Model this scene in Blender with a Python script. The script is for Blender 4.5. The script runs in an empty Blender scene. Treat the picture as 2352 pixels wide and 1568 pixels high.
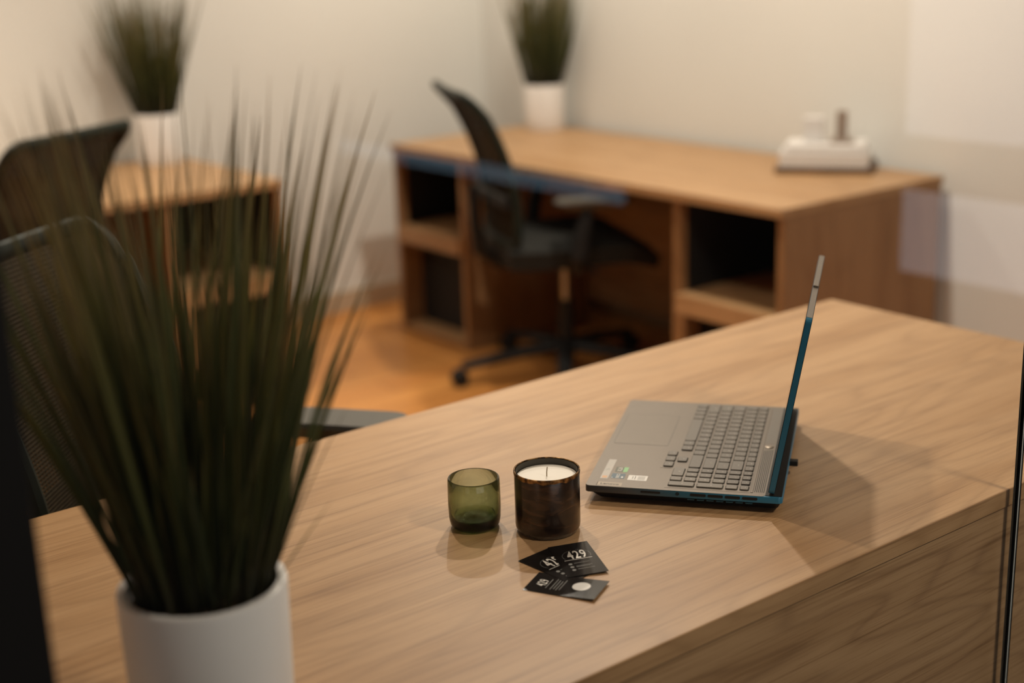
import bpy, bmesh, math, random
from mathutils import Vector, Matrix

rnd = random.Random(7)
scene = bpy.context.scene
COL = scene.collection
PI = math.pi

# ------------------------------------------------------------------ camera
CAM = Vector((0.0, 0.0, 1.4304))
PITCH, ROLL, YAW = 0.28167, -0.03309, 0.65944
_w = Vector((math.sin(YAW) * math.cos(PITCH), math.cos(YAW) * math.cos(PITCH), -math.sin(PITCH)))
_r0 = Vector((math.cos(YAW), -math.sin(YAW), 0))
_u0 = _r0.cross(_w)
_r = math.cos(ROLL) * _r0 + math.sin(ROLL) * _u0
_u = -math.sin(ROLL) * _r0 + math.cos(ROLL) * _u0
cam_data = bpy.data.cameras.new('camera')
cam = bpy.data.objects.new('camera', cam_data)
COL.objects.link(cam)
cam.matrix_world = Matrix(((_r.x, _u.x, -_w.x, CAM.x), (_r.y, _u.y, -_w.y, CAM.y), (_r.z, _u.z, -_w.z, CAM.z), (0, 0, 0, 1)))
cam_data.sensor_width = 36.0
cam_data.lens = 36.0 * 3267 / 2352
cam_data.clip_start = 0.02
cam_data.dof.use_dof = True
cam_data.dof.focus_distance = 1.79
cam_data.dof.aperture_fstop = 2.0
scene.camera = cam

# ------------------------------------------------------------------ world, light, exposure
world = bpy.data.worlds.new('world')
scene.world = world
world.use_nodes = True
world.node_tree.nodes['Background'].inputs[0].default_value = (0.60, 0.72, 0.90, 1)
world.node_tree.nodes['Background'].inputs[1].default_value = 0.25


def area_light(name, loc, size, power, color, rot=(0, 0, 0), shape='DISK', spread=PI):
    ld = bpy.data.lights.new(name, 'AREA')
    ld.shape = shape
    ld.size = size
    ld.energy = power
    ld.color = color
    ld.spread = spread
    o = bpy.data.objects.new(name, ld)
    COL.objects.link(o)
    o.location = loc
    o.rotation_euler = rot
    return o


WARM = (1.0, 0.875, 0.725)
area_light('downlight_lamp', (2.46, 2.62, 2.57), 0.09, 40, WARM)
area_light('downlight_lamp', (1.38, 2.38, 2.57), 0.09, 10, WARM, spread=1.65)
area_light('downlight_lamp', (2.98, 4.00, 2.57), 0.09, 20, WARM)
area_light('downlight_lamp', (0.62, 4.15, 2.57), 0.09, 27, WARM, spread=1.75)
area_light('corridor_lamp', (1.60, -0.30, 2.57), 0.30, 34, (1.0, 0.86, 0.70))  # unseen fill added to light the pot, plant and desk front

vs = scene.view_settings
vs.view_transform = 'Standard'
vs.look = 'None'
vs.gamma = 1.0
vs.use_curve_mapping = False
vs.exposure = 0.0
scene.cycles.max_bounces = 7
scene.cycles.transparent_max_bounces = 24

# ------------------------------------------------------------------ materials


def srgb(r, g, b):
    f = lambda c: (c / 255 / 12.92) if c / 255 <= 0.04045 else ((c / 255 + 0.055) / 1.055) ** 2.4
    return (f(r), f(g), f(b), 1)


def new_mat(name):
    m = bpy.data.materials.new(name)
    m.use_nodes = True
    nt = m.node_tree
    return m, nt, nt.nodes['Principled BSDF']


def node(nt, kind, **kw):
    n = nt.nodes.new(kind)
    for k, v in kw.items():
        if k in n.inputs.keys():
            n.inputs[k].default_value = v
        else:
            setattr(n, k, v)
    return n


def ramp(nt, fac, stops):
    n = nt.nodes.new('ShaderNodeValToRGB')
    el = n.color_ramp.elements
    while len(el) < len(stops):
        el.new(0.5)
    for e, (p, c) in zip(el, stops):
        e.position = p
        e.color = c if len(c) == 4 else (*c, 1)
    nt.links.new(fac, n.inputs[0])
    return n


def mapped(nt, scale, loc=(0, 0, 0), coord='Object', rot=(0, 0, 0)):
    tc = nt.nodes.new('ShaderNodeTexCoord')
    mp = nt.nodes.new('ShaderNodeMapping')
    mp.inputs['Scale'].default_value = scale
    mp.inputs['Location'].default_value = loc
    mp.inputs['Rotation'].default_value = rot
    nt.links.new(tc.outputs[coord], mp.inputs[0])
    return mp.outputs[0]


def bump(nt, height, strength, dist, bsdf):
    b = node(nt, 'ShaderNodeBump')
    b.inputs['Strength'].default_value = strength
    b.inputs['Distance'].default_value = dist
    nt.links.new(height, b.inputs['Height'])
    nt.links.new(b.outputs[0], bsdf.inputs['Normal'])


def mat_plain(name, col, rough=0.5, metal=0.0, noise=0.06, nscale=30, spec=0.5, bmp=0.0):
    """colour with a faint procedural mottling"""
    m, nt, bs = new_mat(name)
    v = mapped(nt, (1, 1, 1))
    n = node(nt, 'ShaderNodeTexNoise', Scale=nscale, Detail=3.0)
    nt.links.new(v, n.inputs['Vector'])
    lo = tuple(c * (1 - noise) for c in col[:3])
    hi = tuple(min(1, c * (1 + noise)) for c in col[:3])
    r = ramp(nt, n.outputs[0], [(0.3, lo), (0.7, hi)])
    nt.links.new(r.outputs[0], bs.inputs['Base Color'])
    bs.inputs['Roughness'].default_value = rough
    bs.inputs['Metallic'].default_value = metal
    bs.inputs['Specular IOR Level'].default_value = spec
    if bmp:
        bump(nt, n.outputs[0], bmp, 0.002, bs)
    return m


def mat_oak(name, axis, light, mid, dark, rough=0.42, seed=0.0, ring=0.38):
    """oak laminate; grain runs along axis 0/1/2"""
    m, nt, bs = new_mat(name)
    L = nt.links.new

    def sc(along, across):
        s = [across] * 3
        s[axis] = along
        return tuple(s)
    # growth-ring contours: level lines of a slow noise stretched along the grain
    ringn = node(nt, 'ShaderNodeTexNoise', Scale=1.0, Detail=2.5, Roughness=0.45)
    L(mapped(nt, sc(0.85, 5.2), (seed, seed * 2, seed)), ringn.inputs['Vector'])
    k1 = node(nt, 'ShaderNodeMath', operation='MULTIPLY')
    L(ringn.outputs[0], k1.inputs[0])
    k1.inputs[1].default_value = 17.0
    k2 = node(nt, 'ShaderNodeMath', operation='PINGPONG')
    L(k1.outputs[0], k2.inputs[0])
    k2.inputs[1].default_value = 0.5
    # broad tone
    broad = node(nt, 'ShaderNodeTexNoise', Scale=1.0, Detail=3.0)
    L(mapped(nt, sc(0.8, 9.0), (seed, 0, seed)), broad.inputs['Vector'])
    # fine pores
    pores = node(nt, 'ShaderNodeTexNoise', Scale=1.0, Detail=3.0, Roughness=0.7)
    L(mapped(nt, sc(9, 520), (0, seed, 0)), pores.inputs['Vector'])
    # medium and thin streaks
    st = node(nt, 'ShaderNodeTexNoise', Scale=1.0, Detail=5.0, Roughness=0.7, Distortion=0.25)
    L(mapped(nt, sc(1.5, 105), (seed, seed, 3)), st.inputs['Vector'])
    r1 = ramp(nt, broad.outputs[0], [(0.30, mid), (0.52, light), (0.72, mid)])
    r0 = ramp(nt, k2.outputs[0], [(0.0, tuple(d / m_ for d, m_ in zip(dark[:3], mid[:3]))), (0.16, (0.88, 0.86, 0.84)), (0.45, (1, 1, 1))])
    r2 = ramp(nt, st.outputs[0], [(0.32, (0.60, 0.54, 0.48)), (0.48, (0.94, 0.92, 0.90)), (0.70, (1, 1, 1))])
    r3 = ramp(nt, pores.outputs[0], [(0.34, (0.66, 0.60, 0.54)), (0.47, (1, 1, 1))])
    prev = r1.outputs[0]
    for rr, f in ((r0, ring), (r2, 0.85), (r3, 0.60)):
        mx = node(nt, 'ShaderNodeMix', data_type='RGBA', blend_type='MULTIPLY')
        mx.inputs[0].default_value = f
        L(prev, mx.inputs[6])
        L(rr.outputs[0], mx.inputs[7])
        prev = mx.outputs[2]
    L(prev, bs.inputs['Base Color'])
    bs.inputs['Roughness'].default_value = rough
    bs.inputs['Specular IOR Level'].default_value = 0.35
    bump(nt, pores.outputs[0], 0.12, 0.0006, bs)
    return m


OAK = dict(light=(0.485, 0.300, 0.152, 1), mid=(0.405, 0.232, 0.104, 1), dark=(0.245, 0.128, 0.052, 1))
M = {}
M['oak_x'] = mat_oak('oak_grain_x', 0, **OAK)
M['oak_y'] = mat_oak('oak_grain_y', 1, **OAK, seed=4.0)
OAK_SHADED = dict(light=(0.36, 0.205, 0.096, 1), mid=(0.30, 0.160, 0.070, 1), dark=(0.20, 0.100, 0.040, 1))  # the same oak, darkened: shade on upright panels put into its colour
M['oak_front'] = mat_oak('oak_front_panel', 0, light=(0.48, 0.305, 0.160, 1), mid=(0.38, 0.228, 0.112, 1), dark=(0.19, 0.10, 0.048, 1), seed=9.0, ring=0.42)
M['oak_z'] = mat_oak('oak_grain_z', 2, **OAK_SHADED, seed=2.0)
M['wall'] = mat_plain('wall_paint', (0.74, 0.745, 0.715, 1), 0.85, noise=0.012, nscale=2.5, bmp=0.02)
M['ceiling'] = mat_plain('ceiling_paint', (0.42, 0.40, 0.37, 1), 0.9, noise=0.01, nscale=3)
M['baseboard'] = mat_plain('baseboard_paint', (0.50, 0.40, 0.285, 1), 0.5, noise=0.02)
M['corridor_wall'] = mat_plain('corridor_paint', (0.035, 0.036, 0.038, 1), 0.9, noise=0.02, nscale=3, spec=0.1)
M['corridor_floor'] = mat_plain('dark_corridor_carpet', (0.020, 0.020, 0.021, 1), 0.95, noise=0.2, nscale=200, spec=0.1)
M['black_metal'] = mat_plain('black_powder_coat', (0.007, 0.0065, 0.006, 1), 0.7, noise=0.1, nscale=200, spec=0.2)
M['gasket'] = mat_plain('black_rubber', (0.004, 0.004, 0.004, 1), 0.8, spec=0.2)
M['edge_strip'] = mat_plain('polished_glass_edge', (0.50, 0.52, 0.48, 1), 0.25, noise=0.03)
M['pot'] = mat_plain('white_matte_ceramic', (0.80, 0.78, 0.76, 1), 0.45, noise=0.015, nscale=12)
M['soil'] = mat_plain('dark_soil', (0.060, 0.030, 0.012, 1), 0.95, noise=0.5, nscale=120, bmp=1.0)
M['seat_fabric'] = mat_plain('black_seat_fabric', (0.016, 0.016, 0.014, 1), 0.85, noise=0.15, nscale=300, spec=0.2)
M['plastic'] = mat_plain('black_plastic', (0.010, 0.010, 0.010, 1), 0.5, noise=0.1, nscale=120, spec=0.25)
M['frame_green'] = mat_plain('dark_green_black_plastic', (0.008, 0.014, 0.010, 1), 0.5, noise=0.1, nscale=90, spec=0.25)
M['armpad'] = mat_plain('grey_soft_armrest', (0.060, 0.055, 0.044, 1), 0.6, noise=0.08, nscale=150)
M['mesh_fabric'] = mat_plain('dark_mesh_weave', (0.026, 0.019, 0.010, 1), 0.9, noise=0.2, nscale=120, spec=0.1)
M['chrome'] = mat_plain('gas_lift_steel', (0.35, 0.34, 0.32, 1), 0.3, metal=1.0)
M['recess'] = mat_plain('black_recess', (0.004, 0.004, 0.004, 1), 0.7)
# laptop
M['lap_top'] = mat_plain('storm_grey_aluminium', (0.150, 0.122, 0.096, 1), 0.42, metal=0.3, noise=0.03, nscale=400)
M['lap_side'] = None
M['lap_bottom'] = mat_plain('black_bottom_shell', (0.007, 0.006, 0.005, 1), 0.6, spec=0.25)
M['key'] = mat_plain('grey_keycap', (0.140, 0.118, 0.092, 1), 0.48, noise=0.03, nscale=300)
M['well'] = mat_plain('keyboard_well', (0.018, 0.018, 0.014, 1), 0.7)
M['legend'] = mat_plain('key_legend_white', (0.62, 0.58, 0.52, 1), 0.6)
M['screen'] = mat_plain('dark_screen_glass', (0.008, 0.008, 0.009, 1), 0.18)
M['pad'] = mat_plain('touchpad_glass', (0.148, 0.121, 0.095, 1), 0.40, metal=0.3, noise=0.02)
M['white_label'] = mat_plain('white_sticker', (0.72, 0.70, 0.66, 1), 0.5)
M['silver_label'] = mat_plain('silver_sticker', (0.42, 0.39, 0.35, 1), 0.4)
M['green_label'] = mat_plain('green_sticker', (0.22, 0.48, 0.20, 1), 0.5)
M['darkgreen_label'] = mat_plain('dark_green_sticker', (0.055, 0.065, 0.035, 1), 0.5)
M['blue_label'] = mat_plain('blue_sticker', (0.010, 0.065, 0.105, 1), 0.4)
M['orange_label'] = mat_plain('orange_print', (0.60, 0.34, 0.17, 1), 0.5)
M['badge'] = mat_plain('badge_plate', (0.235, 0.195, 0.150, 1), 0.35, metal=0.5)
M['dark_print'] = mat_plain('dark_print', (0.020, 0.017, 0.014, 1), 0.5)
M['grey_print'] = mat_plain('grey_print', (0.30, 0.29, 0.27, 1), 0.6)
# cards
M['card'] = mat_plain('glossy_black_card', (0.009, 0.007, 0.006, 1), 0.14, noise=0.1, spec=0.42)
M['card_print'] = mat_plain('card_white_print', (0.70, 0.66, 0.60, 1), 0.5)
M['card_dim'] = mat_plain('card_grey_print', (0.085, 0.078, 0.064, 1), 0.5)
M['card_disc'] = mat_plain('card_silver_disc', (0.62, 0.60, 0.57, 1), 0.35)
M['wax'] = mat_plain('candle_wax', (0.84, 0.79, 0.70, 1), 0.5, noise=0.012, nscale=20)
M['wick'] = mat_plain('cotton_wick', (0.42, 0.33, 0.22, 1), 0.9)
M['box_white'] = mat_plain('white_carton', (0.70, 0.68, 0.66, 1), 0.6, noise=0.02)
M['box_dark'] = mat_plain('dark_book_cover', (0.12, 0.062, 0.028, 1), 0.6, noise=0.3, nscale=14)
M['bottle_brown'] = mat_plain('taupe_plastic', (0.30, 0.235, 0.19, 1), 0.4)


def mat_floor():
    m, nt, bs = new_mat('orange_wood_floor')
    L = nt.links.new
    br = node(nt, 'ShaderNodeTexBrick', Scale=1.0)
    br.offset = 0.37
    br.inputs['Mortar Size'].default_value = 0.0015
    br.inputs['Brick Width'].default_value = 1.2
    br.inputs['Row Height'].default_value = 0.12
    br.inputs['Color1'].default_value = (0.66, 0.295, 0.080, 1)
    br.inputs['Color2'].default_value = (0.52, 0.215, 0.054, 1)
    br.inputs['Mortar'].default_value = (0.14, 0.05, 0.013, 1)
    L(mapped(nt, (1, 1, 1)), br.inputs['Vector'])
    n = node(nt, 'ShaderNodeTexNoise', Scale=1.0, Detail=4.0)
    L(mapped(nt, (3, 50, 1)), n.inputs['Vector'])
    r = ramp(nt, n.outputs[0], [(0.3, (0.72, 0.68, 0.62)), (0.6, (1, 1, 1))])
    mx = node(nt, 'ShaderNodeMix', data_type='RGBA', blend_type='MULTIPLY')
    mx.inputs[0].default_value = 0.8
    L(br.outputs[0], mx.inputs[6])
    L(r.outputs[0], mx.inputs[7])
    L(mx.outputs[2], bs.inputs['Base Color'])
    bs.inputs['Roughness'].default_value = 0.35
    return m


M['floor'] = mat_floor()


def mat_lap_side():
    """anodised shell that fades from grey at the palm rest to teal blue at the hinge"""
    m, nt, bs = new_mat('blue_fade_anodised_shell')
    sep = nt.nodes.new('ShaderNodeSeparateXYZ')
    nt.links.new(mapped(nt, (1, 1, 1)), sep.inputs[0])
    r = ramp(nt, sep.outputs[0], [(0.0, (0.045, 0.042, 0.040)), (0.055, (0.075, 0.078, 0.080)), (0.13, (0.028, 0.125, 0.190)), (0.22, (0.026, 0.165, 0.275))])  # grey towards the front edge, bluer towards the hinge
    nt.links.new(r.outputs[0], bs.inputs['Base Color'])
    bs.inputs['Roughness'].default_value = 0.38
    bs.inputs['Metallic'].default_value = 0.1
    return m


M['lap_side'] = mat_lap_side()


def mat_pane():
    """clear flat pane: lets light straight through and mirrors by Fresnel on its outer faces"""
    m = bpy.data.materials.new('clear_partition_glass')
    m.use_nodes = True
    nt = m.node_tree
    nt.nodes.clear()
    L = nt.links.new
    out = nt.nodes.new('ShaderNodeOutputMaterial')
    tr = node(nt, 'ShaderNodeBsdfTransparent')
    tr.inputs[0].default_value = (0.985, 0.99, 0.985, 1)
    gl = node(nt, 'ShaderNodeBsdfGlossy')
    gl.inputs['Roughness'].default_value = 0.0
    fr = node(nt, 'ShaderNodeFresnel')
    fr.inputs[0].default_value = 1.66
    geo = node(nt, 'ShaderNodeNewGeometry')
    inv = node(nt, 'ShaderNodeMath', operation='SUBTRACT')
    inv.inputs[0].default_value = 1.0
    L(geo.outputs['Backfacing'], inv.inputs[1])
    mul = node(nt, 'ShaderNodeMath', operation='MULTIPLY')
    L(fr.outputs[0], mul.inputs[0])
    L(inv.outputs[0], mul.inputs[1])
    mx = node(nt, 'ShaderNodeMixShader')
    L(mul.outputs[0], mx.inputs[0])
    L(tr.outputs[0], mx.inputs[1])
    L(gl.outputs[0], mx.inputs[2])
    L(mx.outputs[0], out.inputs[0])
    return m


M['pane'] = mat_pane()


def mat_added_glow(name, col, strength):
    m = bpy.data.materials.new(name)
    m.use_nodes = True
    nt = m.node_tree
    nt.nodes.clear()
    out = nt.nodes.new('ShaderNodeOutputMaterial')
    em = nt.nodes.new('ShaderNodeEmission')
    em.inputs[0].default_value = col
    em.inputs[1].default_value = strength
    nt.links.new(em.outputs[0], out.inputs[0])
    return m


M['daylight'] = mat_added_glow('daylight_window', (1.0, 0.95, 0.93, 1), 1.3)
M['daylight_low'] = mat_added_glow('daylight_slot_window', (0.55, 0.80, 1.0, 1), 1.0)
M['daylight_door'] = mat_added_glow('daylight_door_glass', (0.90, 0.92, 1.0, 1), 1.1)


def mat_green_glass():
    m = bpy.data.materials.new('green_blown_glass')
    m.use_nodes = True
    nt = m.node_tree
    bs = nt.nodes['Principled BSDF']
    L = nt.links.new
    out = nt.nodes['Material Output']
    bs.inputs['Base Color'].default_value = (0.97, 0.99, 0.95, 1)
    bs.inputs['Roughness'].default_value = 0.0
    bs.inputs['IOR'].default_value = 1.5
    bs.inputs['Transmission Weight'].default_value = 1.0
    n = node(nt, 'ShaderNodeTexNoise', Scale=55.0, Detail=1.0)
    L(mapped(nt, (1, 1, 1)), n.inputs['Vector'])
    bump(nt, n.outputs[0], 0.05, 0.0010, bs)
    tr = node(nt, 'ShaderNodeBsdfTransparent')
    tr.inputs[0].default_value = (0.97, 0.98, 0.95, 1)
    mx = node(nt, 'ShaderNodeMixShader')
    mx.inputs[0].default_value = 0.16
    L(bs.outputs[0], mx.inputs[1])
    L(tr.outputs[0], mx.inputs[2])
    L(mx.outputs[0], out.inputs[0])
    va = node(nt, 'ShaderNodeVolumeAbsorption')
    va.inputs['Color'].default_value = (0.26, 0.42, 0.02, 1)
    va.inputs['Density'].default_value = 165.0
    L(va.outputs[0], out.inputs['Volume'])
    return m


M['green_glass'] = mat_green_glass()


def mat_bronze():
    m, nt, bs = new_mat('smoked_bronze_vessel')
    L = nt.links.new
    a = node(nt, 'ShaderNodeTexNoise', Scale=1.0, Detail=4.0, Distortion=0.8)
    L(mapped(nt, (22, 22, 85)), a.inputs['Vector'])
    r = ramp(nt, a.outputs[0], [(0.30, (0.010, 0.005, 0.003)), (0.50, (0.026, 0.013, 0.007)), (0.64, (0.075, 0.036, 0.017)), (0.78, (0.13, 0.090, 0.060))])
    L(r.outputs[0], bs.inputs['Base Color'])
    bs.inputs['Roughness'].default_value = 0.27
    bs.inputs['Metallic'].default_value = 0.25
    bs.inputs['Coat Weight'].default_value = 0.35
    bs.inputs['Coat Roughness'].default_value = 0.12
    bump(nt, a.outputs[0], 0.15, 0.001, bs)
    return m


M['bronze'] = mat_bronze()


def mat_gold():
    m, nt, bs = new_mat('tarnished_gold_rim')
    L = nt.links.new
    a = node(nt, 'ShaderNodeTexNoise', Scale=140.0, Detail=3.0)
    L(mapped(nt, (1, 1, 1)), a.inputs['Vector'])
    r = ramp(nt, a.outputs[0], [(0.38, (0.05, 0.026, 0.010)), (0.55, (0.30, 0.165, 0.060)), (0.75, (0.50, 0.33, 0.15))])
    L(r.outputs[0], bs.inputs['Base Color'])
    bs.inputs['Roughness'].default_value = 0.38
    bs.inputs['Metallic'].default_value = 0.8
    bump(nt, a.outputs[0], 0.5, 0.001, bs)
    return m


M['gold'] = mat_gold()


def mat_smoke_foot():
    m, nt, bs = new_mat('smoked_glass_foot')
    v = mapped(nt, (1, 1, 1))
    n = node(nt, 'ShaderNodeTexNoise', Scale=90.0, Detail=2.0)
    nt.links.new(v, n.inputs['Vector'])
    r = ramp(nt, n.outputs[0], [(0.35, (0.030, 0.024, 0.018)), (0.7, (0.11, 0.085, 0.060))])
    nt.links.new(r.outputs[0], bs.inputs['Base Color'])
    bs.inputs['Roughness'].default_value = 0.10
    bs.inputs['Coat Weight'].default_value = 0.5
    return m


M['smoke_foot'] = mat_smoke_foot()


def mat_blade():
    m, nt, bs = new_mat('grass_blade')
    L = nt.links.new
    uv = nt.nodes.new('ShaderNodeUVMap')
    sep = nt.nodes.new('ShaderNodeSeparateXYZ')
    L(uv.outputs[0], sep.inputs[0])
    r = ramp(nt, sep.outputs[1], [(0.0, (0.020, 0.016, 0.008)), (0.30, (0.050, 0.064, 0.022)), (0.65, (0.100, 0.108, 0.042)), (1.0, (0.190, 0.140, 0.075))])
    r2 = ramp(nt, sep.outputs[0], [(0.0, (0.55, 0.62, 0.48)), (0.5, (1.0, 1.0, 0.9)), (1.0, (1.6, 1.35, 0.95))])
    mx = node(nt, 'ShaderNodeMix', data_type='RGBA', blend_type='MULTIPLY')
    mx.inputs[0].default_value = 1.0
    L(r.outputs[0], mx.inputs[6])
    L(r2.outputs[0], mx.inputs[7])
    L(mx.outputs[2], bs.inputs['Base Color'])
    bs.inputs['Roughness'].default_value = 0.5
    tl = node(nt, 'ShaderNodeBsdfTranslucent')
    L(mx.outputs[2], tl.inputs[0])
    ms = node(nt, 'ShaderNodeMixShader')
    ms.inputs[0].default_value = 0.38
    L(bs.outputs[0], ms.inputs[1])
    L(tl.outputs[0], ms.inputs[2])
    L(ms.outputs[0], nt.nodes['Material Output'].inputs[0])
    return m


M['blade'] = mat_blade()

# ------------------------------------------------------------------ mesh helpers


def box(bm, x0, x1, y0, y1, z0, z1, bev=0.0, seg=2):
    vs_ = [bm.verts.new((x, y, z)) for x in (x0, x1) for y in (y0, y1) for z in (z0, z1)]
    fs = [(0, 1, 3, 2), (4, 6, 7, 5), (0, 4, 5, 1), (2, 3, 7, 6), (0, 2, 6, 4), (1, 5, 7, 3)]
    faces = [bm.faces.new([vs_[i] for i in f]) for f in fs]
    if bev > 0:
        eds = list({e for f in faces for e in f.edges})
        bmesh.ops.bevel(bm, geom=eds, offset=bev, segments=seg, profile=0.5, affect='EDGES')
    return bm


def lathe(bm, prof, n=48, cx=0, cy=0, close=False):
    """prof: list of (r,z); r==0 endpoints are poles"""
    rings = []
    for r, z in prof:
        if r < 1e-7:
            rings.append([bm.verts.new((cx, cy, z))])
        else:
            rings.append([bm.verts.new((cx + r * math.cos(2 * PI * i / n), cy + r * math.sin(2 * PI * i / n), z)) for i in range(n)])
    pairs = list(zip(rings, rings[1:]))
    if close:
        pairs.append((rings[-1], rings[0]))
    for a, b in pairs:
        for i in range(n):
            j = (i + 1) % n
            if len(a) == 1 and len(b) == 1:
                continue
            if len(a) == 1:
                bm.faces.new((a[0], b[i], b[j]))
            elif len(b) == 1:
                bm.faces.new((a[i], b[0], a[j]))
            else:
                bm.faces.new((a[i], b[i], b[j], a[j]))
    return bm


def tube(bm, pts, rad, n=8, closed=False, flat=1.0):
    """swept round bar through pts; rad may be a list"""
    pts = [Vector(p) for p in pts]
    m = len(pts)
    rads = rad if isinstance(rad, (list, tuple)) else [rad] * m
    rings = []
    up = Vector((0, 0, 1))
    for i, p in enumerate(pts):
        if closed:
            t = pts[(i + 1) % m] - pts[i - 1]
        else:
            t = pts[min(i + 1, m - 1)] - pts[max(i - 1, 0)]
        t.normalize()
        ref = up if abs(t.dot(up)) < 0.95 else Vector((1, 0, 0))
        a = t.cross(ref).normalized()
        b = a.cross(t).normalized()
        rings.append([bm.verts.new(p + rads[i] * (math.cos(2 * PI * k / n) * a + flat * math.sin(2 * PI * k / n) * b)) for k in range(n)])
    for i in range(m if closed else m - 1):
        A, B = rings[i], rings[(i + 1) % m]
        best = 0
        if closed and i == m - 1:
            best = min(range(n), key=lambda s: sum((A[k].co - B[(k + s) % n].co).length for k in range(n)))
        for k in range(n):
            k2 = (k + 1) % n
            bm.faces.new((A[k], A[k2], B[(k2 + best) % n], B[(k + best) % n]))
    if not closed:
        bm.faces.new(rings[0][::-1])
        bm.faces.new(rings[-1])
    return bm


def rrect(x0, x1, y0, y1, r, n=5):
    out = []
    for cx, cy, a0 in ((x1 - r, y1 - r, 0), (x0 + r, y1 - r, 90), (x0 + r, y0 + r, 180), (x1 - r, y0 + r, 270)):
        for k in range(n + 1):
            a = math.radians(a0 + 90 * k / n)
            out.append((cx + r * math.cos(a), cy + r * math.sin(a)))
    return out


def prism(bm, outline, z0, z1, top_inset=0.0, inset_h=0.0):
    """extrude a 2-D outline; optional chamfer at the top"""
    n = len(outline)
    cx = sum(p[0] for p in outline) / n
    cy = sum(p[1] for p in outline) / n
    lv = [(z0, 0.0), (z1 - inset_h, 0.0)]
    if inset_h > 0:
        lv.append((z1, top_inset))
    rings = []
    for z, ins in lv:
        ring = []
        for x, y in outline:
            d = math.hypot(x - cx, y - cy)
            k = 1 - ins / max(d, 1e-6)
            ring.append(bm.verts.new((cx + (x - cx) * k, cy + (y - cy) * k, z)))
        rings.append(ring)
    for a, b in zip(rings, rings[1:]):
        for i in range(n):
            j = (i + 1) % n
            bm.faces.new((a[i], a[j], b[j], b[i]))
    bm.faces.new(rings[0][::-1])
    bm.faces.new(rings[-1])
    return bm


def mesh_of(bm, name, mat, smooth=False):
    bmesh.ops.recalc_face_normals(bm, faces=bm.faces)
    me = bpy.data.meshes.new(name)
    bm.to_mesh(me)
    bm.free()
    me.materials.append(M[mat] if isinstance(mat, str) else mat)
    if smooth:
        for p in me.polygons:
            p.use_smooth = True
        me.set_sharp_from_angle(angle=math.radians(40))
    return me


def link(name, me, parent=None, loc=None, rot=None):
    o = bpy.data.objects.new(name, me)
    COL.objects.link(o)
    if parent:
        o.parent = parent
    if loc is not None:
        o.location = loc
    if rot is not None:
        o.rotation_euler = rot
    return o


def obj(name, bm, mat, parent=None, loc=None, rot=None, smooth=False):
    return link(name, mesh_of(bm, name, mat, smooth), parent, loc, rot)


def tag(o, label=None, cat=None, group=None, kind=None):
    if label:
        o['label'] = label
    if cat:
        o['category'] = cat
    if group:
        o['group'] = group
    if kind:
        o['kind'] = kind
    return o


def thing(name, loc, rotz=0.0, label=None, cat=None, group=None):
    o = bpy.data.objects.new(name, None)
    COL.objects.link(o)
    o.empty_display_size = 0.05
    o.location = loc
    o.rotation_euler = (0, 0, rotz)
    return tag(o, label, cat, group)


def B(*a, **k):
    return box(bmesh.new(), *a, **k)


def copy_tree(src, loc, rotz, label, parent=None):
    c = src.copy()
    COL.objects.link(c)
    c.location = loc
    c.rotation_euler = (0, 0, rotz)
    c['label'] = label

    def kids(a, b):
        for ch in list(a.children):
            d = ch.copy()
            COL.objects.link(d)
            d.parent = b
            kids(ch, d)
    kids(src, c)
    return c


def text_mesh(body, size, mat, name, xscale=1.0, bold=0.0, align='CENTER', depth=0.00004, spacing=1.0):
    """flat printed lettering as a mesh lying in the local xy plane"""
    cu = bpy.data.curves.new(name, 'FONT')
    cu.body = body
    cu.size = size
    cu.align_x = align
    cu.align_y = 'CENTER'
    cu.extrude = depth
    cu.offset = bold
    cu.space_character = spacing
    cu.resolution_u = 3
    t = bpy.data.objects.new(name, cu)
    COL.objects.link(t)
    dg = bpy.context.evaluated_depsgraph_get()
    dg.update()
    me = bpy.data.meshes.new_from_object(t.evaluated_get(dg))
    bpy.data.objects.remove(t)
    bpy.data.curves.remove(cu)
    for v in me.vertices:
        v.co.x *= xscale
    me.materials.clear()
    me.materials.append(M[mat])
    me.name = name
    return me


# ------------------------------------------------------------------ the room
GY = 0.967            # plane of the glass partition
WX, WY, CZ = 3.56, 4.72, 2.60
LX = -1.60
tag(obj('floor', B(-2.6, WX + 0.2, GY - 0.02, WY + 0.1, -0.06, 0.0), 'floor'), kind='structure')
tag(obj('floor_corridor', B(-2.6, WX + 0.2, -4.6, GY - 0.021, -0.06, 0.0), 'corridor_floor'), kind='structure')
tag(obj('ceiling', B(-2.6, WX + 0.2, GY - 0.02, WY + 0.1, CZ, CZ + 0.08), 'ceiling'), kind='structure')
tag(obj('wall_back', B(LX, WX + 0.12, WY, WY + 0.12, 0, CZ), 'wall'), kind='structure')
tag(obj('wall_right', B(WX, WX + 0.12, GY - 0.02, WY, 0, CZ), 'wall'), kind='structure')
tag(obj('wall_left', B(LX - 0.12, LX, GY - 0.02, WY + 0.12, 0, CZ), 'wall'), kind='structure')


def baseboard(name, x0, x1, y0, y1):
    bm = bmesh.new()
    box(bm, x0, x1, y0, y1, 0, 0.085, 0.003, 1)
    tag(obj(name, bm, 'baseboard'), kind='structure')


tag(obj('ceiling_corridor', B(-2.6, WX + 0.2, -4.6, GY - 0.021, CZ, CZ + 0.08), 'corridor_wall'), kind='structure')
baseboard('baseboard_back', LX, WX - 0.014, WY - 0.014, WY)
baseboard('baseboard_right', WX - 0.014, WX, GY + 0.05, WY)

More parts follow.
